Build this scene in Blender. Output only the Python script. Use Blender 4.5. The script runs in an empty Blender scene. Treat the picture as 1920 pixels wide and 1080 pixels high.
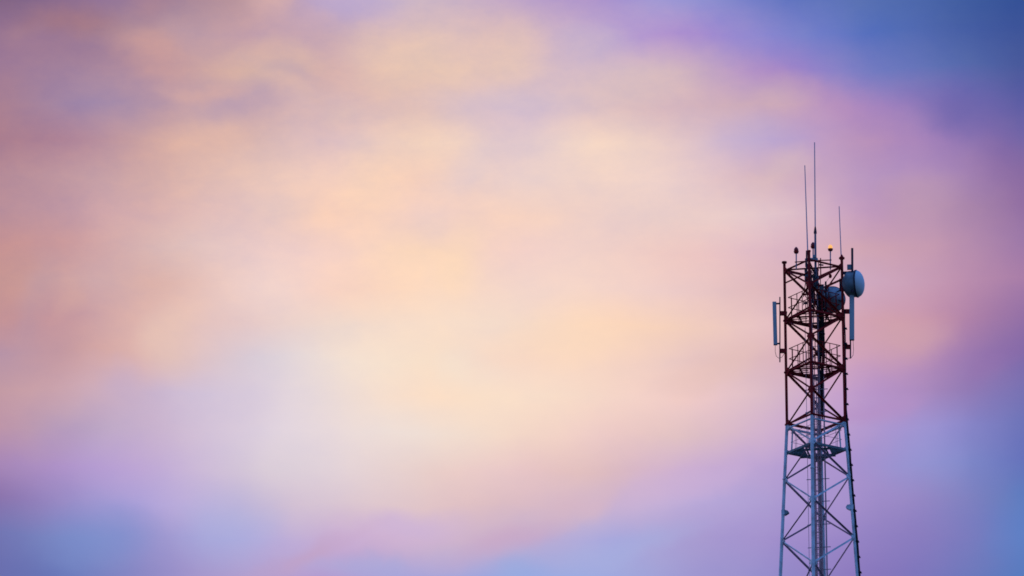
import bpy, math, random
from mathutils import Vector
R = math.radians
S = bpy.context.scene
COL = S.collection
random.seed(7)

# ------------------------------------------------------------------ camera
PITCH = 19.0
FPX = 10667.0                       # focal length in photo pixels (200 mm on a 36 mm sensor)
cd = bpy.data.cameras.new('camera')
cd.lens = 200.0; cd.sensor_width = 36.0
cd.clip_start = 0.5; cd.clip_end = 20000
cam = bpy.data.objects.new('camera', cd)
cam.location = (0, 0, 1.6)
cam.rotation_euler = (R(90 + PITCH), 0, 0)
COL.objects.link(cam)
S.camera = cam

# ------------------------------------------------------------------ exposure
S.view_settings.view_transform = 'Standard'
S.view_settings.look = 'None'
S.view_settings.exposure = 0
S.view_settings.gamma = 1
S.view_settings.use_curve_mapping = False
S.cycles.filter_width = 1.7

# ------------------------------------------------------------------ weak afterglow sun
SUN_EL, SUN_AZ = 4.0, -62.0         # degrees; azimuth from +Y towards +X
sd = bpy.data.lights.new('sun', 'SUN')
sd.energy = 0.12; sd.angle = R(12); sd.color = (1.0, 0.62, 0.55)
sun = bpy.data.objects.new('sun', sd)
dv = Vector((math.sin(R(SUN_AZ)) * math.cos(R(SUN_EL)), math.cos(R(SUN_AZ)) * math.cos(R(SUN_EL)), math.sin(R(SUN_EL))))
sun.rotation_euler = dv.to_track_quat('Z', 'Y').to_euler()
COL.objects.link(sun)

# ------------------------------------------------------------------ sky
W = bpy.data.worlds.new('World'); S.world = W; W.use_nodes = True
nt = W.node_tree; nt.nodes.clear()
N = nt.nodes.new; LK = nt.links.new
def s2l(c):
    c = c / 255.0
    return c / 12.92 if c <= 0.04045 else ((c + 0.055) / 1.055) ** 2.4
def math_node(op, a, b=None, c=None):
    n = N('ShaderNodeMath'); n.operation = op
    for i, v in enumerate((a, b, c)):
        if v is None: continue
        if isinstance(v, (int, float)): n.inputs[i].default_value = v
        else: LK(v, n.inputs[i])
    return n.outputs[0]
def mix_col(f, a, b, mode='MIX'):
    n = N('ShaderNodeMix'); n.data_type = 'RGBA'; n.blend_type = mode; n.clamp_factor = True
    if isinstance(f, (int, float)): n.inputs[0].default_value = f
    else: LK(f, n.inputs[0])
    for i, v in ((6, a), (7, b)):
        if isinstance(v, tuple): n.inputs[i].default_value = v
        else: LK(v, n.inputs[i])
    return n.outputs[2]

# cloud colours over azimuth (columns, 0.85 degree apart) and elevation (rows, 0.36 degree apart)
SKY = [
[(120,95,131),(142,112,150),(165,132,152),(198,160,166),(190,168,202),(203,180,196),(192,166,200),(172,148,204),(152,150,212),(108,122,196),(92,114,182),(72,100,166),(53,83,149)],
[(149,114,143),(164,128,146),(184,150,162),(196,160,172),(208,174,181),(222,190,187),(218,186,189),(188,164,206),(176,146,206),(140,136,206),(98,118,192),(78,102,172),(62,85,153)],
[(154,120,151),(166,132,156),(200,158,160),(212,176,167),(214,176,175),(228,192,181),(226,194,189),(210,184,200),(206,178,192),(170,140,200),(130,128,196),(98,114,180),(73,90,156)],
[(166,127,148),(160,136,170),(190,156,168),(206,172,177),(226,188,179),(224,192,187),(210,186,204),(222,192,194),(212,180,190),(200,166,186),(176,140,192),(135,117,183),(95,94,164)],
[(169,125,143),(178,138,156),(216,174,165),(216,182,179),(226,194,193),(242,210,191),(222,198,204),(240,212,199),(226,198,200),(190,166,208),(188,150,188),(161,128,184),(115,102,167)],
[(181,139,152),(198,158,164),(218,178,171),(232,196,185),(246,208,191),(246,208,189),(236,208,202),(242,212,200),(236,206,202),(212,178,192),(190,156,192),(172,138,185),(138,108,163)],
[(185,143,155),(202,160,167),(218,180,179),(230,196,191),(248,208,187),(240,206,197),(246,210,193),(236,206,200),(236,206,200),(226,196,202),(196,158,190),(180,144,177),(146,111,162)],
[(195,145,148),(208,162,163),(224,190,185),(234,202,199),(246,210,197),(246,212,189),(242,208,200),(240,208,200),(238,200,195),(222,184,196),(208,166,181),(192,150,176),(156,120,168)],
[(202,152,148),(208,168,169),(222,182,175),(238,208,203),(246,210,195),(250,216,193),(244,214,202),(244,212,201),(236,202,199),(220,182,189),(210,172,192),(197,152,178),(168,125,168)],
[(199,148,152),(202,158,163),(226,188,181),(230,202,200),(240,216,204),(246,220,202),(244,218,202),(250,214,191),(242,206,189),(230,192,195),(212,166,181),(192,143,171),(148,112,166)],
[(184,148,167),(204,160,163),(224,188,185),(218,204,214),(240,222,212),(246,222,202),(246,216,201),(248,214,195),(232,198,195),(218,180,189),(206,162,189),(175,135,181),(129,104,167)],
[(195,154,164),(204,168,181),(204,184,208),(220,206,220),(238,220,214),(250,222,200),(248,222,202),(244,214,200),(238,202,201),(216,184,200),(192,156,202),(163,133,186),(122,112,177)],
[(189,148,168),(188,164,192),(204,182,208),(222,208,222),(234,218,218),(240,222,212),(244,216,200),(238,204,199),(224,192,196),(208,176,206),(184,156,206),(153,143,206),(108,115,184)],
[(166,134,182),(178,152,206),(196,174,214),(214,200,216),(226,210,216),(232,206,202),(234,200,199),(222,188,192),(206,176,208),(184,160,210),(166,146,206),(139,142,204),(100,113,186)],
[(139,115,172),(158,146,204),(182,168,218),(202,184,212),(218,198,210),(224,196,200),(220,188,196),(206,180,206),(190,172,216),(172,156,210),(162,142,202),(138,132,194),(92,122,188)],
[(114,116,177),(128,140,200),(158,152,208),(178,170,218),(202,174,208),(208,180,204),(194,172,206),(172,170,220),(170,158,210),(162,144,204),(150,132,196),(130,124,190),(94,126,194)],
[(106,110,174),(112,124,188),(150,142,200),(176,160,208),(180,156,208),(170,164,216),(158,168,222),(160,170,222),(160,154,210),(150,140,202),(140,122,190),(118,120,188),(82,123,191)],
]
tc = N('ShaderNodeTexCoord')
nrm = N('ShaderNodeVectorMath'); nrm.operation = 'NORMALIZE'; LK(tc.outputs['Generated'], nrm.inputs[0])
sep = N('ShaderNodeSeparateXYZ'); LK(nrm.outputs[0], sep.inputs[0])
az = math_node('ARCTAN2', sep.outputs[0], sep.outputs[1])
el = math_node('ARCSINE', sep.outputs[2])
# noise in direction space: gives the cloud edges their wisps
def noise(scale, detail, seed, sx=1.0, sy=1.0, rot=0.0, rough=0.55):
    cmb = N('ShaderNodeCombineXYZ'); LK(az, cmb.inputs[0]); LK(el, cmb.inputs[1])
    mp = N('ShaderNodeMapping'); mp.inputs['Rotation'].default_value = (0, 0, rot)
    mp.inputs['Scale'].default_value = (sx, sy, 1); mp.inputs['Location'].default_value = (seed, seed * 0.37, 0)
    LK(cmb.outputs[0], mp.inputs[0])
    n = N('ShaderNodeTexNoise'); n.noise_dimensions = '2D'
    n.inputs['Scale'].default_value = scale; n.inputs['Detail'].default_value = detail; n.inputs['Roughness'].default_value = rough
    LK(mp.outputs[0], n.inputs['Vector'])
    return n
w1 = noise(36, 5, 3.1); sp1 = N('ShaderNodeSeparateColor'); LK(w1.outputs['Color'], sp1.inputs[0])
CAZ = math.cos(R(PITCH))
WARP = 0.0045
azw = math_node('ADD', az, math_node('MULTIPLY', math_node('SUBTRACT', sp1.outputs[0], 0.5), WARP / CAZ))
elw = math_node('ADD', el, math_node('MULTIPLY', math_node('SUBTRACT', sp1.outputs[1], 0.5), WARP))
HU = 960 / FPX / CAZ
HV = 540 / FPX
u = math_node('MULTIPLY_ADD', azw, 1 / (2 * HU), 0.5)                       # 0..1 across the bank
v = math_node('MULTIPLY_ADD', elw, -16 / (2 * HV), (R(PITCH) + HV) * 16 / (2 * HV))  # 0..16, top to bottom
col = None
for k, row in enumerate(SKY):
    cr = N('ShaderNodeValToRGB'); r = cr.color_ramp; r.interpolation = 'CARDINAL'
    while len(r.elements) < len(row): r.elements.new(0.5)
    for i, c in enumerate(row):
        r.elements[i].position = i / (len(row) - 1)
        r.elements[i].color = (s2l(c[0]), s2l(c[1]), s2l(c[2]), 1)
    LK(u, cr.inputs[0])
    if col is None: col = cr.outputs[0]
    else:
        f = N('ShaderNodeClamp'); LK(math_node('SUBTRACT', v, k - 1), f.inputs[0])
        col = mix_col(f.outputs[0], col, cr.outputs[0])
# single puffs and streaks of the bank: (x, y, half width, half height, tilt, colour, strength); x over 1920, y over 1080 units of the bank
PUFFS = [
(760,110,110,70,0,(234,202,180),.7),(950,110,80,60,0,(230,198,182),.6),(660,8,80,30,6,(184,166,206),.8),(505,6,38,36,0,(218,176,172),.7),
(265,15,60,45,0,(178,136,148),.6),(115,55,85,38,0,(166,120,130),.7),(35,80,50,22,0,(170,130,142),.5),(110,106,120,34,8,(154,120,152),.55),
(265,105,80,45,15,(206,158,154),.7),(355,95,85,20,32,(182,150,168),.35),(540,148,95,20,12,(196,168,178),.55),(470,120,70,30,-20,(222,182,168),.6),
(565,122,60,26,0,(224,186,170),.6),(435,205,100,30,0,(188,158,176),.7),(190,190,120,55,10,(172,140,164),.45),(360,178,90,14,4,(214,170,164),.7),
(640,205,110,34,0,(208,182,192),.4),(560,182,80,16,20,(222,184,174),.6),(655,225,40,24,-30,(226,194,184),.4),(395,250,120,32,-8,(222,180,168),.5),
(710,345,60,85,0,(248,212,184),.5),(870,318,90,30,-34,(222,202,208),.5),(515,388,75,28,0,(224,196,194),.6),(865,480,42,80,0,(252,218,184),.5),
(795,425,36,30,0,(238,208,198),.5),(80,575,32,95,0,(182,152,166),.4),(26,560,40,80,0,(196,148,146),.5),(135,575,22,50,0,(214,168,160),.5),
(330,640,50,65,0,(228,196,184),.6),(620,630,50,32,0,(232,214,208),.5),(430,765,90,70,-20,(208,192,214),.35),(250,735,40,34,0,(196,172,200),.5),
(440,985,90,70,-20,(166,178,226),.5),(195,1015,90,75,0,(120,142,204),.6),(755,995,110,34,-8,(200,176,222),.6),(590,1045,120,18,-22,(196,160,190),.5),
(700,1068,110,28,0,(164,174,222),.6),(960,1075,60,30,0,(150,172,224),.6),(120,830,100,30,-25,(176,148,190),.4),
(1425,268,100,34,-5,(194,174,204),.45),(960,192,190,30,0,(212,192,204),.5),(1100,90,70,34,0,(206,184,202),.6),(1180,160,110,50,0,(222,194,188),.5),
(1500,155,110,26,25,(186,146,190),.4),(1620,205,120,30,24,(178,138,186),.4),(1470,320,60,34,-30,(222,192,190),.6),
(1790,215,80,40,20,(96,94,166),.5),(1690,640,90,50,0,(212,166,170),.7),(1480,180,60,40,0,(208,176,184),.5),(1720,370,80,50,0,(190,154,176),.6),
(1060,640,130,50,-15,(252,218,186),.5),(1330,690,120,40,-18,(232,194,182),.5),(880,700,60,50,0,(238,226,214),.4),(1080,945,130,26,-22,(218,182,192),.5),
(940,1015,130,26,-20,(202,166,196),.6),(1290,905,140,34,-18,(206,176,214),.5),(1640,770,90,24,-14,(184,144,196),.6),(1720,850,80,60,-20,(150,150,214),.5),
(1905,990,60,60,-20,(84,134,206),.3),(1850,700,50,30,-30,(150,112,172),.4),(1180,1020,120,26,-14,(166,176,224),.5),
(1560,930,110,60,-20,(170,148,206),.4),(1880,300,60,70,0,(128,96,160),.3),
]
wv = noise(50, 4, 21.7, rough=0.5); spw = N('ShaderNodeSeparateColor'); LK(wv.outputs['Color'], spw.inputs[0])
pc = N('ShaderNodeCombineXYZ')
LK(math_node('ADD', math_node('MULTIPLY', u, 1920.0), math_node('MULTIPLY_ADD', spw.outputs[0], 120.0, -60.0)), pc.inputs[0])
LK(math_node('ADD', math_node('MULTIPLY', v, 67.5), math_node('MULTIPLY_ADD', spw.outputs[1], 90.0, -45.0)), pc.inputs[1])
for (x, y, rx, ry, tilt, c, am) in PUFFS:
    mp = N('ShaderNodeMapping'); mp.vector_type = 'TEXTURE'
    mp.inputs['Location'].default_value = (x, y, 0); mp.inputs['Rotation'].default_value = (0, 0, R(tilt)); mp.inputs['Scale'].default_value = (rx * 1.45, ry * 1.45, 1)
    LK(pc.outputs[0], mp.inputs[0])
    gr = N('ShaderNodeTexGradient'); gr.gradient_type = 'SPHERICAL'; LK(mp.outputs[0], gr.inputs[0])
    sm = N('ShaderNodeMapRange'); sm.interpolation_type = 'SMOOTHSTEP'; LK(gr.outputs['Fac'], sm.inputs[0])
    sm.inputs[1].default_value = 0; sm.inputs[2].default_value = 0.95; sm.inputs[3].default_value = 0; sm.inputs[4].default_value = am * 0.82
    col = mix_col(sm.outputs[0], col, (s2l(c[0]), s2l(c[1]), s2l(c[2]), 1))
# fine wisps, strongest high up on the left, almost none in the smooth lower sky
n2 = noise(60, 6, 8.3, sx=0.62, sy=1.5, rot=R(-14), rough=0.58)
n3 = noise(20, 3, 14.9, sx=0.8, sy=1.3, rot=R(10))
dn = math_node('ADD', math_node('SUBTRACT', n2.outputs['Fac'], 0.5), math_node('MULTIPLY', math_node('SUBTRACT', n3.outputs['Fac'], 0.5), 0.5))
n4 = noise(190, 5, 33.3, sx=0.8, sy=1.35, rot=R(-18), rough=0.68)
dn = math_node('ADD', dn, math_node('MULTIPLY', math_node('SUBTRACT', n4.outputs['Fac'], 0.5), 0.75))
mr = N('ShaderNodeMapRange'); mr.interpolation_type = 'SMOOTHSTEP'
LK(math_node('ADD', v, math_node('MULTIPLY', u, 6.0)), mr.inputs[0])
mr.inputs[1].default_value = 3; mr.inputs[2].default_value = 15; mr.inputs[3].default_value = 0.25; mr.inputs[4].default_value = 0.06
amp = math_node('MULTIPLY', dn, mr.outputs[0])
tint = N('ShaderNodeCombineColor')
for i, (k, b) in enumerate(((1.05, 1), (0.75, 1), (-0.15, 1))):
    LK(math_node('MULTIPLY_ADD', amp, k, b), tint.inputs[i])
col = mix_col(1.0, col, tint.outputs[0], 'MULTIPLY')
# the dusk sky round the cloud bank
st = N('ShaderNodeTexSky'); st.sky_type = 'NISHITA'; st.sun_disc = False
st.sun_elevation = R(SUN_EL); st.sun_rotation = R(SUN_AZ)
dusk = mix_col(1.0, st.outputs[0], (0.05 * 0.5, 0.05 * 0.6, 0.05 * 1.2, 1), 'MULTIPLY')
zr = N('ShaderNodeMapRange'); LK(sep.outputs[2], zr.inputs[0])
zr.inputs[1].default_value = 0.0; zr.inputs[2].default_value = 0.5
blue = mix_col(zr.outputs[0], (0.075, 0.12, 0.29, 1), (0.11, 0.30, 0.88, 1))
outer = mix_col(1.0, dusk, blue, 'ADD')
cdir = N('ShaderNodeVectorMath'); cdir.operation = 'DOT_PRODUCT'
LK(nrm.outputs[0], cdir.inputs[0]); cdir.inputs[1].default_value = (0, math.cos(R(PITCH)), math.sin(R(PITCH)))
ang = math_node('ARCCOSINE', cdir.outputs['Value'])
fr = N('ShaderNodeMapRange'); fr.interpolation_type = 'SMOOTHSTEP'; LK(ang, fr.inputs[0])
fr.inputs[1].default_value = R(6.5); fr.inputs[2].default_value = R(17)
col = mix_col(fr.outputs[0], col, outer)
bg = N('ShaderNodeBackground'); LK(col, bg.inputs[0]); bg.inputs[1].default_value = 1.0
wo = N('ShaderNodeOutputWorld'); LK(bg.outputs[0], wo.inputs[0])

# ------------------------------------------------------------------ measuring helper
Y0 = 250.0
def P(px, py, d=0.0):
    """world point seen at photo pixel (px, py), at distance Y0 + d in front of the camera"""
    ang_ = R(PITCH); y = Y0 + d
    yc = FPX * math.cos(ang_) - (540 - py) * math.sin(ang_)
    zc = FPX * math.sin(ang_) + (540 - py) * math.cos(ang_)
    return Vector((y * (px - 960) / yc, y, 1.6 + y * zc / yc))
PX = 0.0246                                        # metres per photo pixel at the tower
X0 = P(1530, 794).x
PHI = R(11)
DIRS = {'F': Vector((-math.sin(PHI), -math.cos(PHI), 0)), 'R': Vector((math.cos(PHI), -math.sin(PHI), 0)),
        'B': Vector((math.sin(PHI), math.cos(PHI), 0)), 'L': Vector((-math.cos(PHI), math.sin(PHI), 0))}
def zl(py): return P(1530, py).z
ZD = zl(794)
def half(z): return 1.35 if z >= ZD else 1.35 + 0.0584 * (ZD - z)
def leg(k, z, s=1.0): return Vector((X0, Y0, z)) + DIRS[k] * half(z) * s
def AX(z, a=0.0, b=0.0):
    """point near the tower axis: a metres to the right, b metres to the back"""
    return Vector((X0, Y0, z)) + DIRS['R'] * a + DIRS['B'] * b

# ------------------------------------------------------------------ materials
def mat(name, base, rough=0.5, metal=0.0, var=0.25, scale=3.0, bump=0.0, dirt=None, emis=None, spec=0.25, trans=0.0):
    m = bpy.data.materials.new(name); m.use_nodes = True
    t = m.node_tree; b = t.nodes['Principled BSDF']
    b.inputs['Roughness'].default_value = rough; b.inputs['Metallic'].default_value = metal
    b.inputs['Specular IOR Level'].default_value = spec
    tcn = t.nodes.new('ShaderNodeTexCoord')
    n = t.nodes.new('ShaderNodeTexNoise'); n.inputs['Scale'].default_value = scale; n.inputs['Detail'].default_value = 5
    t.links.new(tcn.outputs['Object'], n.inputs['Vector'])
    cr = t.nodes.new('ShaderNodeValToRGB')
    d = dirt if dirt else tuple(c * (1 - var) for c in base)
    cr.color_ramp.elements[0].position = 0.32; cr.color_ramp.elements[0].color = (*d, 1)
    cr.color_ramp.elements[1].position = 0.60; cr.color_ramp.elements[1].color = (*base, 1)
    t.links.new(n.outputs['Fac'], cr.inputs[0]); t.links.new(cr.outputs[0], b.inputs['Base Color'])
    if bump:
        bp = t.nodes.new('ShaderNodeBump'); bp.inputs['Strength'].default_value = bump; bp.inputs['Distance'].default_value = 0.01
        t.links.new(n.outputs['Fac'], bp.inputs['Height']); t.links.new(bp.outputs[0], b.inputs['Normal'])
    if emis:
        b.inputs['Emission Color'].default_value = (*emis[0], 1); b.inputs['Emission Strength'].default_value = emis[1]
    if trans: b.inputs['Transmission Weight'].default_value = trans
    return m
M = {}
M['red'] = mat('red_paint', (0.38, 0.016, 0.016), 0.65, spec=0.08, dirt=(0.20, 0.010, 0.010), scale=2.2)
M['red_thin'] = mat('red_rail_paint', (0.26, 0.035, 0.05), 0.6, dirt=(0.15, 0.03, 0.035), scale=2.2)
M['white'] = mat('white_paint', (0.78, 0.78, 0.78), 0.5, dirt=(0.50, 0.49, 0.48), scale=2.6)
M['galv'] = mat('galvanised_steel', (0.45, 0.36, 0.38), 0.6, dirt=(0.32, 0.24, 0.26), scale=4)
M['brace'] = mat('shaded_white_brace', (0.48, 0.27, 0.33), 0.65, dirt=(0.32, 0.18, 0.22), scale=3)  # white paint darkened: shade on undersides and inner sides is put into this colour
M['deck'] = mat('weathered_deck_steel', (0.22, 0.26, 0.26), 0.7, dirt=(0.10, 0.12, 0.12), scale=5)
M['black'] = mat('black_cable_sheath', (0.016, 0.013, 0.018), 0.55, spec=0.1, scale=6)
M['bundle'] = mat('dark_cable_bundle', (0.032, 0.024, 0.022), 0.6, spec=0.1, scale=5)
M['panel'] = mat('grey_fibreglass', (0.42, 0.45, 0.44), 0.45, scale=1.5, var=0.12)
M['radome'] = mat('pale_radome', (0.66, 0.70, 0.70), 0.45, scale=1.3, var=0.12)
M['drum'] = mat('grey_drum_shell', (0.24, 0.27, 0.28), 0.5, scale=2.0, dirt=(0.10, 0.115, 0.12))
M['shell'] = mat('dusty_dish_shell', (0.42, 0.44, 0.46), 0.5, scale=2.4, dirt=(0.20, 0.21, 0.22))
M['pole'] = mat('painted_grey_pole', (0.25, 0.20, 0.24), 0.45, scale=3)
M['dpole'] = mat('dark_steel_pole', (0.075, 0.045, 0.06), 0.6, spec=0.1, scale=3)
M['whip'] = mat('fibreglass_whip', (0.75, 0.50, 0.50), 0.5, scale=3, var=0.1)
M['redglass'] = mat('red_beacon_glass', (0.38, 0.014, 0.014), 0.3, scale=8, var=0.1)
M['amber'] = mat('lit_amber_glass', (0.8, 0.3, 0.08), 0.3, scale=30, var=0.3, emis=((1.0, 0.46, 0.12), 1.05))
M['ladder'] = mat('faded_red_ladder', (0.58, 0.27, 0.28), 0.6, dirt=(0.42, 0.20, 0.20), scale=4)
M['cage'] = mat('faded_pink_cage_paint', (0.80, 0.46, 0.46), 0.6, dirt=(0.62, 0.36, 0.36), scale=4)
M['concrete'] = mat('concrete', (0.30, 0.29, 0.27), 0.85, scale=4, bump=0.3)
M['grass'] = mat('rough_grass', (0.055, 0.075, 0.03), 0.9, dirt=(0.08, 0.07, 0.04), scale=0.3, bump=0.4)

# ------------------------------------------------------------------ mesh builder
class MB:
    def __init__(s): s.v = []; s.f = []; s.m = []
    def add(s, vs, fs, mi=0):
        o = len(s.v); s.v += [Vector(p) for p in vs]
        for f in fs: s.f.append(tuple(i + o for i in f)); s.m.append(mi)
        return s
    def frame(s, a, b, up=None):
        d = (b - a).normalized(); up = Vector(up) if up else Vector((0, 0, 1))
        if abs(d.dot(up)) > 0.98: up = Vector((0, -1, 0))
        x = d.cross(up).normalized(); y = x.cross(d).normalized()
        return x, y
    def beam(s, a, b, w, h, up=None, mi=0):
        a = Vector(a); b = Vector(b); x, y = s.frame(a, b, up)
        vs = [p + x * sx * w / 2 + y * sy * h / 2 for p in (a, b) for sx, sy in ((-1, -1), (1, -1), (1, 1), (-1, 1))]
        return s.add(vs, [(3, 2, 1, 0), (4, 5, 6, 7), (0, 1, 5, 4), (1, 2, 6, 5), (2, 3, 7, 6), (3, 0, 4, 7)], mi)
    def angle(s, a, b, w, t=0.009, up=None, mi=0, flip=1):
        """L-shaped steel angle"""
        a = Vector(a); b = Vector(b); x, y = s.frame(a, b, up); x = x * flip
        prof = [(0, 0), (w, 0), (w, t), (t, t), (t, w), (0, w)]
        vs = [p + x * (px - w / 2) + y * (py - w / 2) for p in (a, b) for px, py in prof]
        n = 6
        fs = [(i, (i + 1) % n, n + (i + 1) % n, n + i) for i in range(n)] + [(0, 5, 4, 3, 2, 1), (6, 7, 8, 9, 10, 11)]
        return s.add(vs, fs, mi)
    def tube(s, pts, rads, n=10, mi=0, cap=True):
        pts = [Vector(p) for p in pts]
        if isinstance(rads, (int, float)): rads = [rads] * len(pts)
        o = len(s.v); px = None
        for i, p in enumerate(pts):
            d = (pts[min(i + 1, len(pts) - 1)] - pts[max(i - 1, 0)]).normalized()
            if px is None:
                h = Vector((0, 0, 1)) if abs(d.z) < 0.9 else Vector((1, 0, 0))
                x = d.cross(h).normalized()
            else: x = (px - d * px.dot(d)).normalized()
            px = x; y = d.cross(x)
            for k in range(n):
                t = 2 * math.pi * k / n
                s.v.append(p + (x * math.cos(t) + y * math.sin(t)) * rads[i])
        for i in range(len(pts) - 1):
            for k in range(n):
                a = o + i * n + k; b = o + i * n + (k + 1) % n
                s.f.append((a, b, b + n, a + n)); s.m.append(mi)
        if cap:
            s.f.append(tuple(o + k for k in reversed(range(n)))); s.m.append(mi)
            e = o + (len(pts) - 1) * n
            s.f.append(tuple(e + k for k in range(n))); s.m.append(mi)
        return s
    def lathe(s, c, axis, prof, n=32, mi=0):
        """prof: list of (distance along axis, radius)"""
        axis = Vector(axis).normalized(); c = Vector(c)
        return s.tube_raw([c + axis * a for a, r in prof], [r for a, r in prof], axis, n, mi)
    def tube_raw(s, pts, rads, axis, n, mi):
        h = Vector((0, 0, 1)) if abs(axis.z) < 0.9 else Vector((1, 0, 0))
        x = axis.cross(h).normalized(); y = axis.cross(x); o = len(s.v)
        for p, r in zip(pts, rads):
            for k in range(n):
                t = 2 * math.pi * k / n; s.v.append(p + (x * math.cos(t) + y * math.sin(t)) * max(r, 1e-4))
        for i in range(len(pts) - 1):
            for k in range(n):
                a = o + i * n + k; b = o + i * n + (k + 1) % n
                s.f.append((a, b, b + n, a + n)); s.m.append(mi)
        s.f.append(tuple(o + k for k in reversed(range(n)))); s.m.append(mi)
        e = o + (len(pts) - 1) * n
        s.f.append(tuple(e + k for k in range(n))); s.m.append(mi)
        return s
    def plate(s, pts, nrm_, t, mi=0):
        nrm_ = Vector(nrm_).normalized(); n = len(pts)
        vs = [Vector(p) + nrm_ * t / 2 for p in pts] + [Vector(p) - nrm_ * t / 2 for p in pts]
        fs = [tuple(range(n)), tuple(reversed(range(n, 2 * n)))] + [(i, n + i, n + (i + 1) % n, (i + 1) % n) for i in range(n)]
        return s.add(vs, fs, mi)
    def build(s, name, mats, parent=None, smooth=False, loc=None):
        org = Vector((0, 0, 0))
        p = parent
        while p is not None: org += p.location; p = p.parent
        if parent is None and loc is not None: org = Vector(loc)
        me = bpy.data.meshes.new(name)
        me.from_pydata([tuple(q - org) for q in s.v], [], s.f)
        mats = mats if isinstance(mats, (list, tuple)) else [mats]
        for m_ in mats: me.materials.append(m_)
        for pl, mi in zip(me.polygons, s.m): pl.material_index = mi; pl.use_smooth = smooth
        me.update()
        if smooth:
            try: me.set_sharp_from_angle(angle=R(40))
            except Exception: pass
        o = bpy.data.objects.new(name, me); COL.objects.link(o)
        if parent is not None: o.parent = parent
        elif loc is not None: o.location = loc
        return o
def tag(o, label=None, cat=None, group=None, kind=None):
    if label: o['label'] = label
    if cat: o['category'] = cat
    if group: o['group'] = group
    if kind: o['kind'] = kind
    return o
def empty(name, loc, label, cat, group=None):
    o = bpy.data.objects.new(name, None); COL.objects.link(o); o.location = loc; o.empty_display_size = 0.3
    return tag(o, label, cat, group)

# ------------------------------------------------------------------ ground (below the frame)
g = MB(); G = 9000; n = 24
for j in range(n + 1):
    for i in range(n + 1):
        x = (i / n * 2 - 1) * G; y = (j / n * 2 - 1) * G
        g.v.append(Vector((x, y, 0)))
for j in range(n):
    for i in range(n):
        a = j * (n + 1) + i; g.f.append((a, a + 1, a + n + 2, a + n + 1)); g.m.append(0)
tag(g.build('ground', M['grass']), kind='structure')

# ------------------------------------------------------------------ the tower
T = empty('lattice_tower', (X0, Y0, 0), 'tall square lattice tower of steel, dark red upper section above a pale blue-white lower section', 'tower')
zA, zA2, zB, zC, zE = zl(503.5), zl(527), zl(597), zl(694), zl(846)
ZTOP = zl(490)
for k in 'FRBL':
    m = MB(); r0 = 0.064
    m.tube([leg(k, ZD - 0.02), leg(k, ZTOP)], r0, 12, 0)
    m.tube([leg(k, 0.0), leg(k, ZD - 30), leg(k, ZD - 0.02)], [0.16, 0.10, 0.074 if k != 'B' else 0.092], 12, 1)
    for z in (zB - 0.03, zC - 0.03, ZD + 0.02):
        m.tube([leg(k, z - 0.03), leg(k, z + 0.03)], 0.105, 12, 0 if z > ZD else 1)
    z = ZD - 2.6
    for q in range(9):
        m.tube([leg(k, z - 0.025), leg(k, z + 0.025)], 0.10 + 0.004 * q, 12, 1); z -= 7.2
    lg = m.build('leg', [M['red'], M['white']], T, True)
    c = MB()
    if k == 'R':
        c.tube([leg(k, ZTOP + 0.0), leg(k, ZTOP + 0.10), leg(k, ZTOP + 0.16), leg(k, ZTOP + 0.24)], [0.09, 0.11, 0.07, 0.03], 12)
        c.beam(leg(k, ZTOP + 0.06) - Vector((0.13, 0, 0)), leg(k, ZTOP + 0.06) + Vector((0.13, 0, 0)), 0.12, 0.07)
    else:
        c.tube([leg(k, ZTOP), leg(k, ZTOP + 0.07)], 0.12 if k == 'L' else 0.085, 12)
    c.build('cap', M['red'], lg, True)
    b = MB(); p = leg(k, 0)
    b.tube([p + Vector((0, 0, -0.3)), p + Vector((0, 0, 0.5)), p + Vector((0, 0, 0.55))], [0.7, 0.7, 0.64], 20)
    b.build('footing', M['concrete'], T, True)

FACES = (('L', 'F'), ('F', 'R'), ('R', 'B'), ('B', 'L'))
def outward(a, b): return (DIRS[a] + DIRS[b]).normalized()
# horizontal ring beams
def ring(z, w, matl, faces=FACES, inset=1.0, name='ring_beam'):
    for a, b in faces:
        m = MB(); m.angle(leg(a, z, inset), leg(b, z, inset), w, 0.012)
        m.build(name, matl, T)
ring(zA, 0.095, M['red']); ring(zA2, 0.075, M['red'], (('L', 'F'), ('R', 'B')))
ring(zB, 0.13, M['red']); ring(zC, 0.13, M['red']); ring(ZD + 0.07, 0.10, M['red'])
ring(ZD - 0.15, 0.085, M['white'])
m = MB(); m.angle(leg('L', zA + 0.03), leg('R', zA + 0.03), 0.08, 0.012); m.build('ring_beam', M['red'], T)
m = MB(); m.angle(leg('F', zA - 0.06), leg('B', zA - 0.06), 0.08, 0.012); m.build('ring_beam', M['red'], T)
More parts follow.
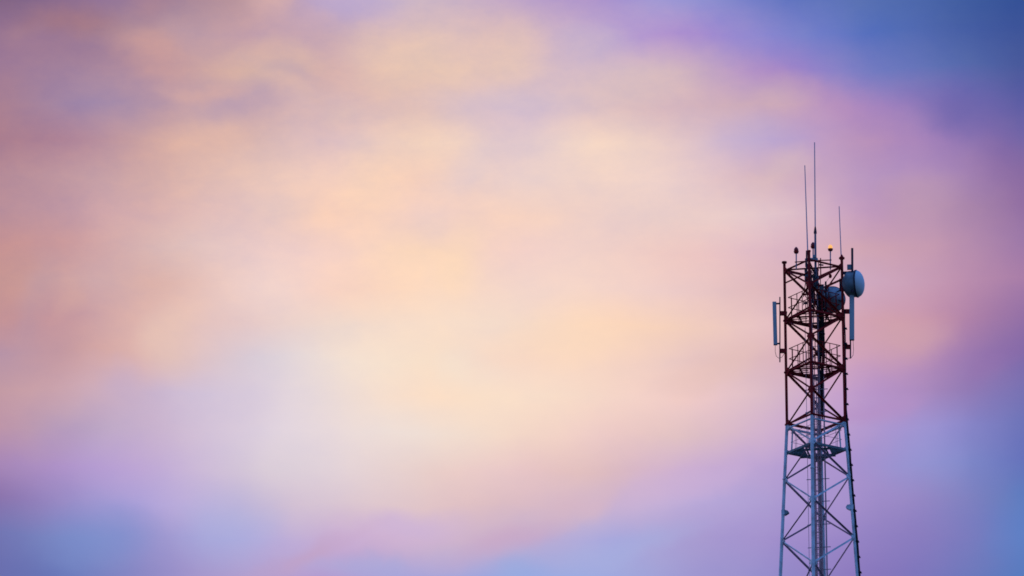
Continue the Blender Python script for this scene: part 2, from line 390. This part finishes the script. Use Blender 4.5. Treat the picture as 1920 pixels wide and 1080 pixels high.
# zigzag bracing
LRn = [503.5, 597, 694, 794, 897, 1011]
FBn = [550, 645.5, 745, 843, 953, 1074]
zn = [zl(p) for pair in zip(LRn, FBn) for p in pair]        # alternating L/R and F/B nodes
while zn[-1] > 5.0:
    zn.append(max(zn[-1] - 1.75 * half(zn[-1]), 0.6))
for i in range(len(zn) - 1):
    za, zb = zn[i], zn[i + 1]
    lr_top = (i % 2 == 0)
    for a, b in FACES:
        k_lr, k_fb = (a, b) if a in 'LR' else (b, a)
        p = leg(k_lr if lr_top else k_fb, za); q = leg(k_fb if lr_top else k_lr, zb)
        w = (0.085 if zb >= ZD - 0.01 else 0.074) if za > zl(1090) else 0.062 * half(za) / 1.7
        red = zb >= ZD - 0.01
        m = MB(); nrm_ = outward(a, b)
        m.angle(p + nrm_ * 0.02, q + nrm_ * 0.02, w, 0.010, up=nrm_)
        m.build('brace', M['red'] if red else (M['brace'] if (not lr_top or k_fb == 'B') else M['white']), T)  # shaded lower braces get the darkened paint, lit front ones plain white
# gusset plates at the nodes
def gusset(k, z, w, h, matl):
    m = MB()
    for j in 'FRBL':
        if (k in 'LR') == (j in 'LR'): continue
        d = (leg(j, z) - leg(k, z)).normalized(); p = leg(k, z); nn = outward(k, j)
        up = Vector((0, 0, 1)); c0 = p + nn * 0.035
        m.plate([c0 + up * h, c0 + d * w * 0.45 + up * h * 0.9, c0 + d * w + up * h * 0.15, c0 + d * w - up * h * 0.15,
                 c0 + d * w * 0.45 - up * h * 0.9, c0 - up * h], nn, 0.012)
    m.build('gusset_plate', matl, T)
for i, z in enumerate(zn[:14]):
    red = z > ZD + 0.3
    for k in ('LR' if i % 2 == 0 else 'FB'):
        big = abs(z - zB) < 0.1 or abs(z - zC) < 0.1
        if abs(z - ZD) < 0.1:
            gusset(k, z + 0.12, 0.26, 0.15, M['red']); gusset(k, z - 0.14, 0.27, 0.13, M['white'])
        else: gusset(k, z, 0.33 if big else 0.22, 0.20 if big else 0.16, M['red'] if red else M['white'])
# clamps, stubs and cleats bolted inside the head of the tower
rs = random.Random(4)
for i in range(16):
    a_ = rs.uniform(-0.45, 0.42); b_ = rs.uniform(-0.7, 0.6); z = zl(rs.uniform(500, 574)); m = MB()
    m.beam(AX(z, a_, b_), AX(z + rs.uniform(-0.05, 0.05), a_ + rs.uniform(0.10, 0.26), b_ + rs.uniform(-0.15, 0.15)), rs.uniform(0.04, 0.08), rs.uniform(0.04, 0.10))
    m.tube([AX(z - 0.10, a_, b_), AX(z + 0.12, a_, b_)], 0.022, 6)
    m.build('cleat', M['dpole'] if i % 3 else M['red'], T)
# platforms of parallel bars
def bars(z, hh, w, gap, h, skip=0.0, along='R', hole=None):
    m = MB(); U = DIRS['R']; V = DIRS['B']
    v_ = -hh + gap * 0.6
    while v_ < hh - gap * 0.3:
        L_ = hh - abs(v_)
        if L_ > 0.12:
            segs = [(-L_, L_)]
            if hole and hole[2] < v_ < hole[3]: segs = [(-L_, hole[0]), (hole[1], L_)]
            for s0, s1 in segs:
                if s1 - s0 > 0.05:
                    m.beam(Vector((X0, Y0, z)) + V * v_ + U * s0, Vector((X0, Y0, z)) + V * v_ + U * s1, w, h)
        v_ += gap
    return m
HOLE = (-0.30, 0.42, -0.42, 0.55)
bars(zB - 0.005, 1.27, 0.06, 0.34, 0.03, hole=HOLE).build('platform_bars', M['red'], T)
bars(zC - 0.005, 1.27, 0.06, 0.27, 0.03, hole=HOLE).build('platform_bars', M['red'], T)
for z in (zB, zC):
    m = MB()
    for a_ in (-0.62, 0.66):
        m.beam(AX(z - 0.05, a_, -0.6), AX(z - 0.05, a_, 0.6), 0.07, 0.06)
    for b_ in (-0.45, 0.58):
        m.beam(AX(z - 0.05, -0.75, b_), AX(z - 0.05, 0.75, b_), 0.06, 0.06)
    m.build('platform_joist', M['red'], T)
# lower maintenance deck: frame, grating strips, joists
hE = half(zE)
for a, b in FACES:
    m = MB(); m.beam(leg(a, zE, 0.955), leg(b, zE, 0.955), 0.045, 0.11); m.build('deck_beam', M['deck'], T)
m = bars(zE + 0.02, hE * 0.93, 0.06, 0.145, 0.03, hole=(-0.50, 0.62, -0.55, 0.62))
m.build('deck_grating', M['deck'], T)
m = MB()
for b_ in (-0.5, 0.62): m.beam(AX(zE - 0.06, -0.85, b_), AX(zE - 0.06, 0.80, b_), 0.07, 0.09)
for a_ in (-0.38, 0.50): m.beam(AX(zE - 0.06, a_, -0.8), AX(zE - 0.06, a_, 0.8), 0.06, 0.07)
m.build('deck_joist', M['deck'], T)
for k in 'LR':                                            # wedge brackets at the deck corners
    m = MB(); d = -DIRS[k]; p = leg(k, zE)
    m.plate([p + Vector((0, 0, 0.20)), p + d * 0.30 + Vector((0, 0, -0.02)), p + d * 0.04 + Vector((0, 0, -0.10))], d.cross(Vector((0, 0, 1))), 0.05)
    m.build('deck_bracket', M['white'], T)
# hangers between the ring and the deck
for k, off in (('L', 0.27), ('R', 0.30), ('F', 0.32), ('B', 0.32)):
    m = MB(); d = -DIRS[k]
    m.tube([leg(k, zE + 0.02) + d * off, leg(k, ZD - 0.15) + d * off], 0.036, 8)
    m.build('hanger', M['white'], T, True)
# handrails
def handrail(z, hh, rails, matl, rad=0.019, posts=(0.14, 0.40, 0.64, 0.88)):
    for a, b in FACES:
        m = MB(); pa = Vector((X0, Y0, 0)) + DIRS[a] * hh; pb = Vector((X0, Y0, 0)) + DIRS[b] * hh
        for dz in rails: m.tube([pa + Vector((0, 0, z + dz)), pb + Vector((0, 0, z + dz))], rad, 6)
        for t in posts:
            q = pa.lerp(pb, t); m.tube([q + Vector((0, 0, z)), q + Vector((0, 0, z + rails[0]))], rad * 1.15, 6)
        m.build('handrail', matl, T, True)
handrail(zB, 1.20, (1.10, 0.60), M['red'])
handrail(zC, 1.20, (1.12, 0.62), M['red'])
handrail(zE, 1.18, (0.95, 0.5), M['cage'], 0.010, (0.2, 0.8))
# ladder up the axis, with its safety cage
LA, LB = (-0.11, 0.17), 0.05
zl0, zl1 = 1.0, zl(505)
lad = MB()
for a_ in LA: lad.beam(AX(zl0, a_, LB), AX(zl1, a_, LB), 0.045, 0.03, up=DIRS['F'])
lad = lad.build('ladder', M['ladder'], T)
z = zl(1085)
while z < zl1 - 0.1:
    MB().tube([AX(z, LA[0], LB), AX(z, LA[1], LB)], 0.014, 6).build('rung', M['ladder'], lad, True); z += 0.28
m = MB(); z = zl(1085) - 0.28
while z > 1.1:
    m.tube([AX(z, LA[0], LB), AX(z, LA[1], LB)], 0.014, 6); z -= 0.28
tag(m.build('rung', M['ladder'], lad, True), kind='stuff')
hoops = MB(); straps = MB()
def hoop_pt(t, z, r=0.27): return AX(z, 0.03 + r * math.cos(t) * 0.72, LB - 0.02 - r * 1.15 * math.sin(t))
z = zl(1090)
while z < zl(720):
    hoops.tube([hoop_pt(math.pi * q / 8, z) for q in range(9)], 0.010, 5); z += 0.30
for q in (1, 3, 5, 7):
    straps.tube([hoop_pt(math.pi * q / 8, zl(1090)), hoop_pt(math.pi * q / 8, zl(720))], 0.009, 5)
cg = hoops.build('safety_cage', M['cage'], T, True)
straps.build('cage_strap', M['cage'], cg, True)
m = MB()
for q in range(5):
    a_ = -0.155 + 0.085 * q; m.beam(AX(zl(1100), a_, 0.16), AX(zl(700), a_, 0.16), 0.038, 0.008, up=DIRS['F'])
zz = zl(1095)
while zz < zl(700): m.beam(AX(zz, -0.18, 0.172), AX(zz, 0.21, 0.172), 0.03, 0.012); zz += 0.5
m.build('cable_tray', M['cage'], T)
# support bars across the tower, carrying a thin conductor
for py in (729, 771, 813, 855, 897, 939, 982, 1025, 1067):
    z = zl(py); m = MB()
    m.beam(AX(z, -0.50, 0.12), AX(z, 0.56, 0.12), 0.03, 0.03); m.build('support_bar', M['galv'], T)
m = MB(); m.tube([AX(zl(1100), -0.44, 0.10), AX(zl(612), -0.44, 0.10)], 0.013, 6); m.build('conductor', M['cage'], T, True)
m = MB(); m.tube([AX(zl(1100), 0.30, 0.66), AX(zl(640), 0.30, 0.60)], 0.035, 8); m.build('conduit', M['cage'], T, True)

# ------------------------------------------------------------------ feeder cables down the middle
CB = empty('cable_bundle', AX(zl(610), 0.1, 0.3), 'thick bundle of dark feeder cables running down inside the tower beside its rear leg', 'cables')
offs = [(0.10, 0.40), (0.16, 0.46), (0.22, 0.40), (0.27, 0.48), (0.33, 0.42), (0.22, 0.53), (0.39, 0.47), (0.30, 0.56), (0.36, 0.54), (0.18, 0.36)]
for i, (a_, b_) in enumerate(offs):
    top = zl(530 + 7 * i); bot = zl(700 + 9 * i) if i > 3 else zl(1100)
    pts = [AX(top + 0.25, a_ - 0.25 + 0.05 * i, b_ - 0.25), AX(top, a_ - 0.05, b_)]
    zz = top - 0.4
    while zz > zl(660): pts.append(AX(zz, a_ + random.uniform(-.012, .012), b_)); zz -= 0.5
    if i > 3: pts += [AX(zl(672), a_ - 0.02, b_), AX(zl(688), a_ - 0.10, b_ + 0.05), AX(bot, 0.14 + 0.01 * i, b_ + 0.18)]
    else: pts += [AX(zl(700), a_, b_ + 0.1), AX(zl(760), 0.02 + 0.03 * i, 0.62), AX(zl(900), -0.01 + 0.03 * i, 0.66), AX(bot, -0.02 + 0.03 * i, 0.70)]
    MB().tube(pts, 0.036 if i > 3 else 0.018, 7).build('cable', M['bundle'], CB, True)
for i, (a_, b_) in enumerate([(-0.36, -0.3), (-0.28, -0.5), (-0.2, 0.1), (-0.05, -0.3), (0.05, 0.25), (0.12, -0.5), (0.2, 0.1), (0.28, 0.35), (-0.12, -0.62)]):
    pts = [AX(zl(506 + 4 * (i % 4)), a_, b_)]
    for q in range(1, 5): pts.append(AX(zl(506 + 4 * (i % 4) + 12 * q), a_ + random.uniform(-.05, .05), b_ + random.uniform(-.04, .04)))
    pts += [AX(zl(572), a_ * 0.6 + 0.08, b_ * 0.6 + 0.15), AX(zl(592), 0.18 + 0.02 * i, 0.42)]
    MB().tube(pts, 0.020, 7).build('cable', M['bundle'], CB, True)
for i in range(9):                                     # slack loops between the boxes and the bundle
    a0 = random.uniform(-0.38, 0.36); b0_ = random.uniform(-0.5, 0.4); z0 = zl(random.uniform(508, 548)); w_ = random.uniform(0.12, 0.3)
    pts = [AX(z0, a0, b0_), AX(z0 - 0.16, a0 + w_ * 0.2, b0_), AX(z0 - 0.24, a0 + w_ * 0.5, b0_ + 0.04), AX(z0 - 0.14, a0 + w_ * 0.85, b0_ + 0.05), AX(z0 + 0.06, a0 + w_, b0_ + 0.05)]
    MB().tube(pts, 0.015, 6).build('cable', M['bundle'], CB, True)
for py in (575, 620, 660):
    m = MB(); m.beam(AX(zl(py), 0.08, 0.48), AX(zl(py), 0.42, 0.48), 0.24, 0.05); m.build('clamp', M['dpole'], CB)

# equipment boxes hung round the mast inside the head of the tower
def radio_box(a_, b_, py0, py1, w, d, label):
    z0, z1 = zl(py1), zl(py0)
    r = empty('radio_unit', AX(z0, a_, b_), label, 'radio unit', 'radio units inside the tower head')
    m = MB(); m.beam(AX(z0, a_, b_), AX(z1, a_, b_), w, d, up=DIRS['F'])
    for q in range(5):
        x = a_ - w / 2 + w * (q + 0.5) / 5
        m.beam(AX(z0 + 0.03, x, b_ - d / 2 - 0.012), AX(z1 - 0.03, x, b_ - d / 2 - 0.012), 0.012, 0.024, up=DIRS['F'])
    m.build('body', M['drum'], r)
    m = MB(); m.beam(AX((z0 + z1) / 2, a_ - w / 2 - 0.02, b_ + d / 2 + 0.02), AX((z0 + z1) / 2, a_ + w / 2 + 0.02, b_ + d / 2 + 0.02), 0.03, 0.07)
    m.build('bracket', M['dpole'], r)
    m = MB()
    for q in (-1, 0, 1):
        p = AX(z0, a_ + q * w * 0.28, b_)
        m.tube([p, p - Vector((0, 0, 0.12)), p + DIRS['B'] * 0.12 - Vector((0, 0, 0.24)) + DIRS['R'] * 0.06, p + DIRS['B'] * 0.3 - Vector((0, 0, 0.5)) + DIRS['R'] * 0.08], 0.014, 6)
    m.build('jumper_cable', M['black'], r, True)
radio_box(-0.19, -0.45, 514, 537, 0.24, 0.14, 'dark ribbed radio box high inside the tower head, left of the central mast')
radio_box(0.12, -0.10, 520, 544, 0.26, 0.16, 'dark ribbed radio box directly behind the foot of the central mast')
radio_box(-0.12, 0.15, 543, 566, 0.24, 0.14, 'dark ribbed radio box lowest in the tower head, just above the upper platform')
radio_box(0.34, 0.30, 531, 556, 0.20, 0.14, 'dark narrow radio box beside the smaller half-hidden dish')

# ------------------------------------------------------------------ mast and whip antennas
def whip(name, base, top, rb, rt, label, extra=None):
    r = empty(name, base, label, 'whip antenna', 'whip antennas on the tower top')
    m = MB(); b0 = base + (top - base) * 0.0
    m.tube([b0, b0 + (top - b0) * 0.35, top], [rb, (rb + rt) / 2, rt], 8); m.build('rod', M['whip'], r, True)
    return r
# left whip on a short stub by the front leg
b0 = P(1514.5, 474, -1.2); t0 = P(1509, 310, -1.2)
r1 = whip('whip_antenna', b0, t0, 0.031, 0.020, 'thin whip antenna of middle height, left of the tallest one')
m = MB(); m.tube([P(1512.3, 512, -1.2), P(1512.6, 470, -1.2)], 0.042, 10)
m.build('stub_pole', M['dpole'], r1, True)
m = MB(); m.beam(P(1511, 475, -1.2), P(1517, 475, -1.2), 0.09, 0.10); m.build('clamp', M['dpole'], r1)
# central mast with the tallest whip
b0 = P(1528.6, 432, 0); t0 = P(1527.3, 267, 0)
r2 = whip('whip_antenna', b0, t0, 0.030, 0.022, 'tallest thin whip antenna, on the thick grey mast at the tower centre')
m = MB(); m.tube([P(1529.4, 532, 0), P(1528.6, 436, 0)], [0.060, 0.048], 12); m.build('mast', M['pole'], r2, True)
m = MB(); m.tube([P(1528.7, 438, 0), P(1528.6, 436, 0), P(1528.6, 427, 0), P(1528.6, 424, 0)], [0.07, 0.075, 0.04, 0.024], 12)
m.build('coupler', M['dpole'], r2, True)
# right whip on the right leg
b0 = P(1577.4, 486, -0.26); t0 = P(1573.4, 387, -0.26)
r3 = whip('whip_antenna', b0, t0, 0.027, 0.019, 'shortest thin whip antenna, standing on the cap of the right leg')
m = MB(); m.tube([P(1577.4, 488, -0.26), P(1577.3, 480, -0.26)], [0.05, 0.03], 10); m.build('base', M['dpole'], r3, True)

# head frame at the top: saddle box, arms for the lights, short post
hd = empty('head_bracket', P(1521, 489, -0.5), 'dark steel saddle and arms clamped across the tower top around the central mast', 'bracket')
m = MB()
m.beam(P(1513, 487, -0.9), P(1530, 487, -0.1), 0.20, 0.15)
m.beam(P(1524, 481, -0.1), P(1531, 481, -0.1), 0.16, 0.12)
m.build('saddle', M['drum'], hd)
m = MB()
m.beam(P(1490.5, 491.5, -0.6), P(1514, 489.5, -0.9), 0.04, 0.04)
m.beam(P(1529, 488.5, -0.1), P(1559, 487.5, 0.1), 0.04, 0.04)
m.build('arm', M['red'], hd)
m = MB(); m.tube([P(1539, 522, 1.0), P(1538.5, 484, 1.0)], 0.026, 8); m.build('post', M['red'], hd, True)
m = MB(); m.tube([P(1519, 522, -1.0), P(1518.5, 489, -1.0)], 0.024, 8); m.build('post', M['red'], hd, True)

# ------------------------------------------------------------------ warning lights
def beacon(px, py_top, py_base, py_foot, d, lit, label):
    foot = P(px, py_foot, d)
    r = empty('warning_light', foot, label, 'warning light', 'aircraft warning lights on the tower top')
    base = P(px, py_base, d); top = P(px, py_top, d); h = top.z - base.z
    m = MB(); m.tube([foot, Vector((base.x, base.y, base.z))], 0.030, 8); m.build('stem', M['galv'], r, True)
    m = MB(); m.lathe(base, (0, 0, 1), [(-0.03, 0.05), (0.0, 0.10), (h * 0.28, 0.125), (h * 0.30, 0.10)], 16)
    m.build('housing', M['redglass'], r, True)
    m = MB(); g0 = h * 0.28
    prof = [(g0, 0.095), (g0 + h * 0.15, 0.108), (g0 + h * 0.36, 0.10), (g0 + h * 0.54, 0.062), (g0 + h * 0.66, 0.03), (g0 + h * 0.70, 0.004)]
    if lit: prof = [(g0, 0.088), (g0 + h * 0.2, 0.104), (g0 + h * 0.42, 0.098), (g0 + h * 0.58, 0.072), (g0 + h * 0.68, 0.03), (g0 + h * 0.70, 0.004)]
    m.lathe(base, (0, 0, 1), prof, 16); m.build('glass', M['amber'] if lit else M['redglass'], r, True)
beacon(1493.0, 462.5, 474.5, 505, -0.6, False, 'unlit dark red warning light on a thin stem, leftmost on the tower top')
beacon(1524.6, 453.5, 465.0, 487, 0.25, False, 'unlit dark red warning light partly hidden behind the central mast')
beacon(1557.0, 458.5, 470.0, 505, 0.1, True, 'glowing amber warning light on a thin stem, right of the central mast')
se = empty('sensor', P(1556.8, 518, 0.2), 'tiny dark sensor hanging in the gap between the mast and the right leg', 'sensor')
m = MB(); m.tube([P(1556.8, 521, 0.2), P(1556.8, 519, 0.2), P(1556.8, 515.5, 0.2), P(1556.8, 514, 0.2)], [0.05, 0.078, 0.07, 0.03], 10); m.build('body', M['red'], se, True)
m = MB(); m.tube([P(1556.8, 514, 0.2), P(1557, 504, 0.1)], 0.009, 5); m.tube([P(1555.5, 520, 0.2), P(1545, 534, 0.4)], 0.008, 5); m.build('wire', M['dpole'], se, True)

# ------------------------------------------------------------------ dishes
def dish(name, c, axis, rad, depth, dome, label, mats, cone=False):
    axis = Vector(axis).normalized()
    r = empty(name, c, label, 'dish antenna', 'drum-shaped dish antennas on the tower')
    m = MB()
    back = [(-depth - 0.26, 0.10), (-depth - 0.24, 0.16), (-0.10, rad * 0.95)] if cone else [(-depth - 0.22, 0.10), (-depth - 0.20, 0.16), (-depth - 0.10, rad * 0.55), (-depth, rad * 0.80), (-depth + 0.09, rad * 0.94), (-depth + 0.16, rad * 0.985)]
    m.lathe(c, axis, back + [(-0.06, rad * 0.985), (-0.03, rad * 0.99), (-0.02, rad * 1.02), (0.02, rad * 1.02), (0.02, rad * 0.97)], 40)
    m.build('drum', mats[0], r, True)
    m = MB(); m.lathe(c, axis, [(-0.035, rad * 0.98), (-0.035, rad * 1.035), (0.03, rad * 1.035), (0.03, rad * 0.98)], 40); m.build('rim', M['dpole'], r, True)
    m = MB(); prof = [(0.021, rad * 0.985)]
    for q in range(1, 9):
        t = q / 8 * math.pi / 2; prof.append((0.021 + dome * math.sin(t), rad * 0.985 * max(math.cos(t), 0.004)))
    m.lathe(c, axis, prof, 40); m.build('radome', mats[1], r, True)
    return r, axis
# big one outside the right leg
c1 = P(1606.5, 532, -0.25)
D1, ax1 = dish('dish_antenna', c1, (0.97, -0.25, 0.0), 0.63, 0.50, 0.33, 'large round dish antenna with pale bulging face, outside the right leg', (M['drum'], M['radome']))
m = MB(); bk = c1 - ax1 * 0.74
m.beam(bk + Vector((0, 0, -0.30)), bk + Vector((0, 0, 0.30)), 0.16, 0.12); m.beam(bk, P(1582, 531, -0.2), 0.12, 0.12)
m.beam(bk + Vector((0, 0, 0.22)), bk + Vector((0.22, -0.1, 0.30)), 0.04, 0.05)
m.build('mount', M['dpole'], D1)
# smaller one between the right and rear legs
c2 = P(1560, 562, 1.45)
D2, ax2 = dish('dish_antenna', c2, (0.22, 0.95, 0.12), 0.62, 0.42, 0.10, 'smaller dish antenna seen from behind through the braces, left of the right leg', (M['shell'], M['radome']), True)
m = MB()
for t in range(6):
    a_ = t * math.pi / 3 + 0.3; h_ = Vector((0, 0, 1)); x_ = ax2.cross(h_).normalized(); y_ = ax2.cross(x_)
    o_ = x_ * math.cos(a_) + y_ * math.sin(a_)
    m.beam(c2 - ax2 * 0.62 + o_ * 0.08, c2 - ax2 * 0.20 + o_ * 0.56, 0.035, 0.05)
m.build('rib', M['dpole'], D2)
m = MB(); m.tube([P(1549, 600, 0.75), P(1548.2, 528, 0.75)], 0.045, 10)
m.beam(c2 - ax2 * 0.62, P(1548.5, 560, 0.75), 0.12, 0.12); m.build('mount', M['dpole'], D2)

# ------------------------------------------------------------------ panel antennas on their poles
def panel(px, py0, py1, w, d, lean, pole_px, pole0, pole1, pole_r, br, leg_px, dd, label, pm):
    base = P(pole_px, pole1, dd)
    r = empty('panel_antenna', base, label, 'panel antenna', 'panel antennas on the tower sides')
    top = P(px, py0, dd - 0.12) - Vector((lean, 0, 0)); bot = P(px, py1, dd - 0.12)
    m = MB(); x = Vector((1, 0, 0)); y = Vector((0, 1, 0))
    prof = [(-0.5, 0.5), (-0.5, -0.25), (-0.36, -0.5), (0.36, -0.5), (0.5, -0.25), (0.5, 0.5)]
    vs = [p + x * a_ * w + y * b_ * d for p in (bot, top) for a_, b_ in prof]; k = len(prof)
    m.add(vs, [tuple(reversed(range(k))), tuple(range(k, 2 * k))] + [(i, (i + 1) % k, k + (i + 1) % k, k + i) for i in range(k)])
    pn = m.build('panel', pm, r)
    m = MB(); m.beam(bot - Vector((0, 0, 0.03)), bot + Vector((0, 0, 0.004)), w * 0.96, d * 0.94, up=(0, -1, 0)); m.build('end_cap', M['dpole'], pn)
    m = MB(); m.tube([base, P(pole_px, pole0, dd)], pole_r, 10); m.build('mounting_pole', M['dpole'], r, True)
    for y0 in br:
        m = MB(); hh = 9 * PX
        a_ = P(pole_px, y0, dd); b_ = P(leg_px, y0, dd * 0.6)
        m.beam(a_, b_, 0.14, hh * 0.86); m.build('bracket', M['red'], r)
    for y0 in (py0 + 3, py1 - 2):
        y0 = max(y0, pole0 + 2)
        m = MB(); a_ = P(pole_px, y0, dd); t = (y0 - py0) / (py1 - py0); b_ = top.lerp(bot, t) + y * (d / 2)
        m.beam(a_, b_, 0.05, 0.07); m.build('tilt_arm', M['dpole'], r)
    return r
PA = panel(1454.0, 566, 646, 0.18, 0.10, 0.05, 1462.3, 557, 679, 0.030, (587.5, 658), 1475, 0.26, 'narrow grey panel antenna beside a dark red pole, left side of the tower', M['panel'])
m = MB(); m.tube([P(1453.5, 647, 0.2), P(1453.6, 660, 0.2), P(1455.5, 668, 0.2), P(1460, 671.5, 0.2), P(1466, 670, 0.2), P(1470, 664, 0.2), P(1474, 655, 0.2)], 0.012, 6)
m.build('jumper_cable', M['dpole'], PA, True)
PB = panel(1597.3, 541, 637, 0.225, 0.12, 0.0, 1594.6, 540, 672, 0.036, (584, 650.5), 1581, -0.2, 'wide blue-grey panel antenna hanging below the large dish, right side of the tower', M['panel'])
m = MB(); m.tube([P(1599.5, 638, -0.3), P(1600.5, 655, -0.3), P(1599.5, 666, -0.3), P(1596, 671, -0.3), P(1588, 672, -0.3), P(1585, 668, -0.3)], 0.012, 6)
m.build('jumper_cable', M['dpole'], PB, True)
# pole that carries the large dish
DP = empty('antenna_pole', P(1597.8, 552, -0.5), 'short dark pole standing in front of the large dish and rising above it', 'pole')
m = MB(); m.tube([P(1598.3, 548, -0.62), P(1597.9, 465.5, -0.62)], 0.054, 12); m.build('pole', M['dpole'], DP, True)
m = MB(); m.beam(P(1588.5, 501, -0.55), P(1597, 501, -0.55), 0.16, 0.22); m.build('clamp', M['drum'], DP)
m = MB(); m.beam(P(1582, 512, -0.3), P(1598, 512, -0.62), 0.10, 0.14); m.beam(P(1582, 543, -0.3), P(1598, 543, -0.62), 0.09, 0.09); m.build('arm', M['dpole'], DP)

# ------------------------------------------------------------------ cable clipped down the right leg
RC = empty('leg_cable', leg('R', 0.3) + Vector((0.1, 0, 0)), 'black cable clipped down the outside of the right leg', 'cable')
def rc(z, o=0.0): return leg('R', z) + DIRS['R'] * (0.085 + 0.06 * min(1, max(0, (ZD - z) / 1.5)) * 0.35 + o) + DIRS['F'] * 0.03
pts = [leg('R', zl(584)) + DIRS['R'] * 0.10]
z = zl(592)
while z > 0.4:
    pts.append(rc(z, random.uniform(-0.008, 0.012))); z -= 0.36 if z > zl(1090) else 3.0
m = MB(); m.tube(pts, [0.024 if p.z > ZD + 0.3 else 0.046 for p in pts], 8); m.build('sheath', M['black'], RC, True)
z = zl(620)
while z > zl(1095):
    m = MB(); p = rc(z)
    m.beam(p - DIRS['R'] * 0.08, p + DIRS['R'] * 0.085, 0.06, 0.085)
    m.tube([p + DIRS['R'] * 0.05 - Vector((0, 0, 0.035)), p + DIRS['R'] * 0.11 - Vector((0, 0, 0.035))], 0.025, 6)
    m.build('clip', M['black'], RC); z -= 0.735

# ------------------------------------------------------------------ small floodlights on the legs
def flood(k, py, s, label, hm):
    z = zl(py); p = leg(k, z); d = -DIRS[k]
    r = empty('floodlight', p, label, 'floodlight', 'small floodlights on the tower legs')
    m = MB(); m.beam(p - Vector((0, 0, 0.10)), p + Vector((0, 0, 0.13)), 0.15, 0.15, up=d)
    m.beam(p, p + d * 0.13, 0.05, 0.08); m.build('bracket', M['white'], r)
    m = MB(); c = p + d * 0.15; n_ = d.cross(Vector((0, 0, 1)))
    m.plate([c + d * -0.08 + Vector((0, 0, 0.13)), c + d * 0.06 + Vector((0, 0, 0.13 * s)), c + d * 0.13 + Vector((0, 0, 0.0)), c + d * 0.10 - Vector((0, 0, 0.05)), c - d * 0.07 - Vector((0, 0, 0.14))], n_, 0.20)
    m.build('lamp_head', hm, r)
flood('L', 958, 0.6, 'small dark floodlight on the left leg of the pale section', M['drum'])
flood('R', 955, 0.9, 'small pale floodlight on the right leg of the pale section', M['white'])
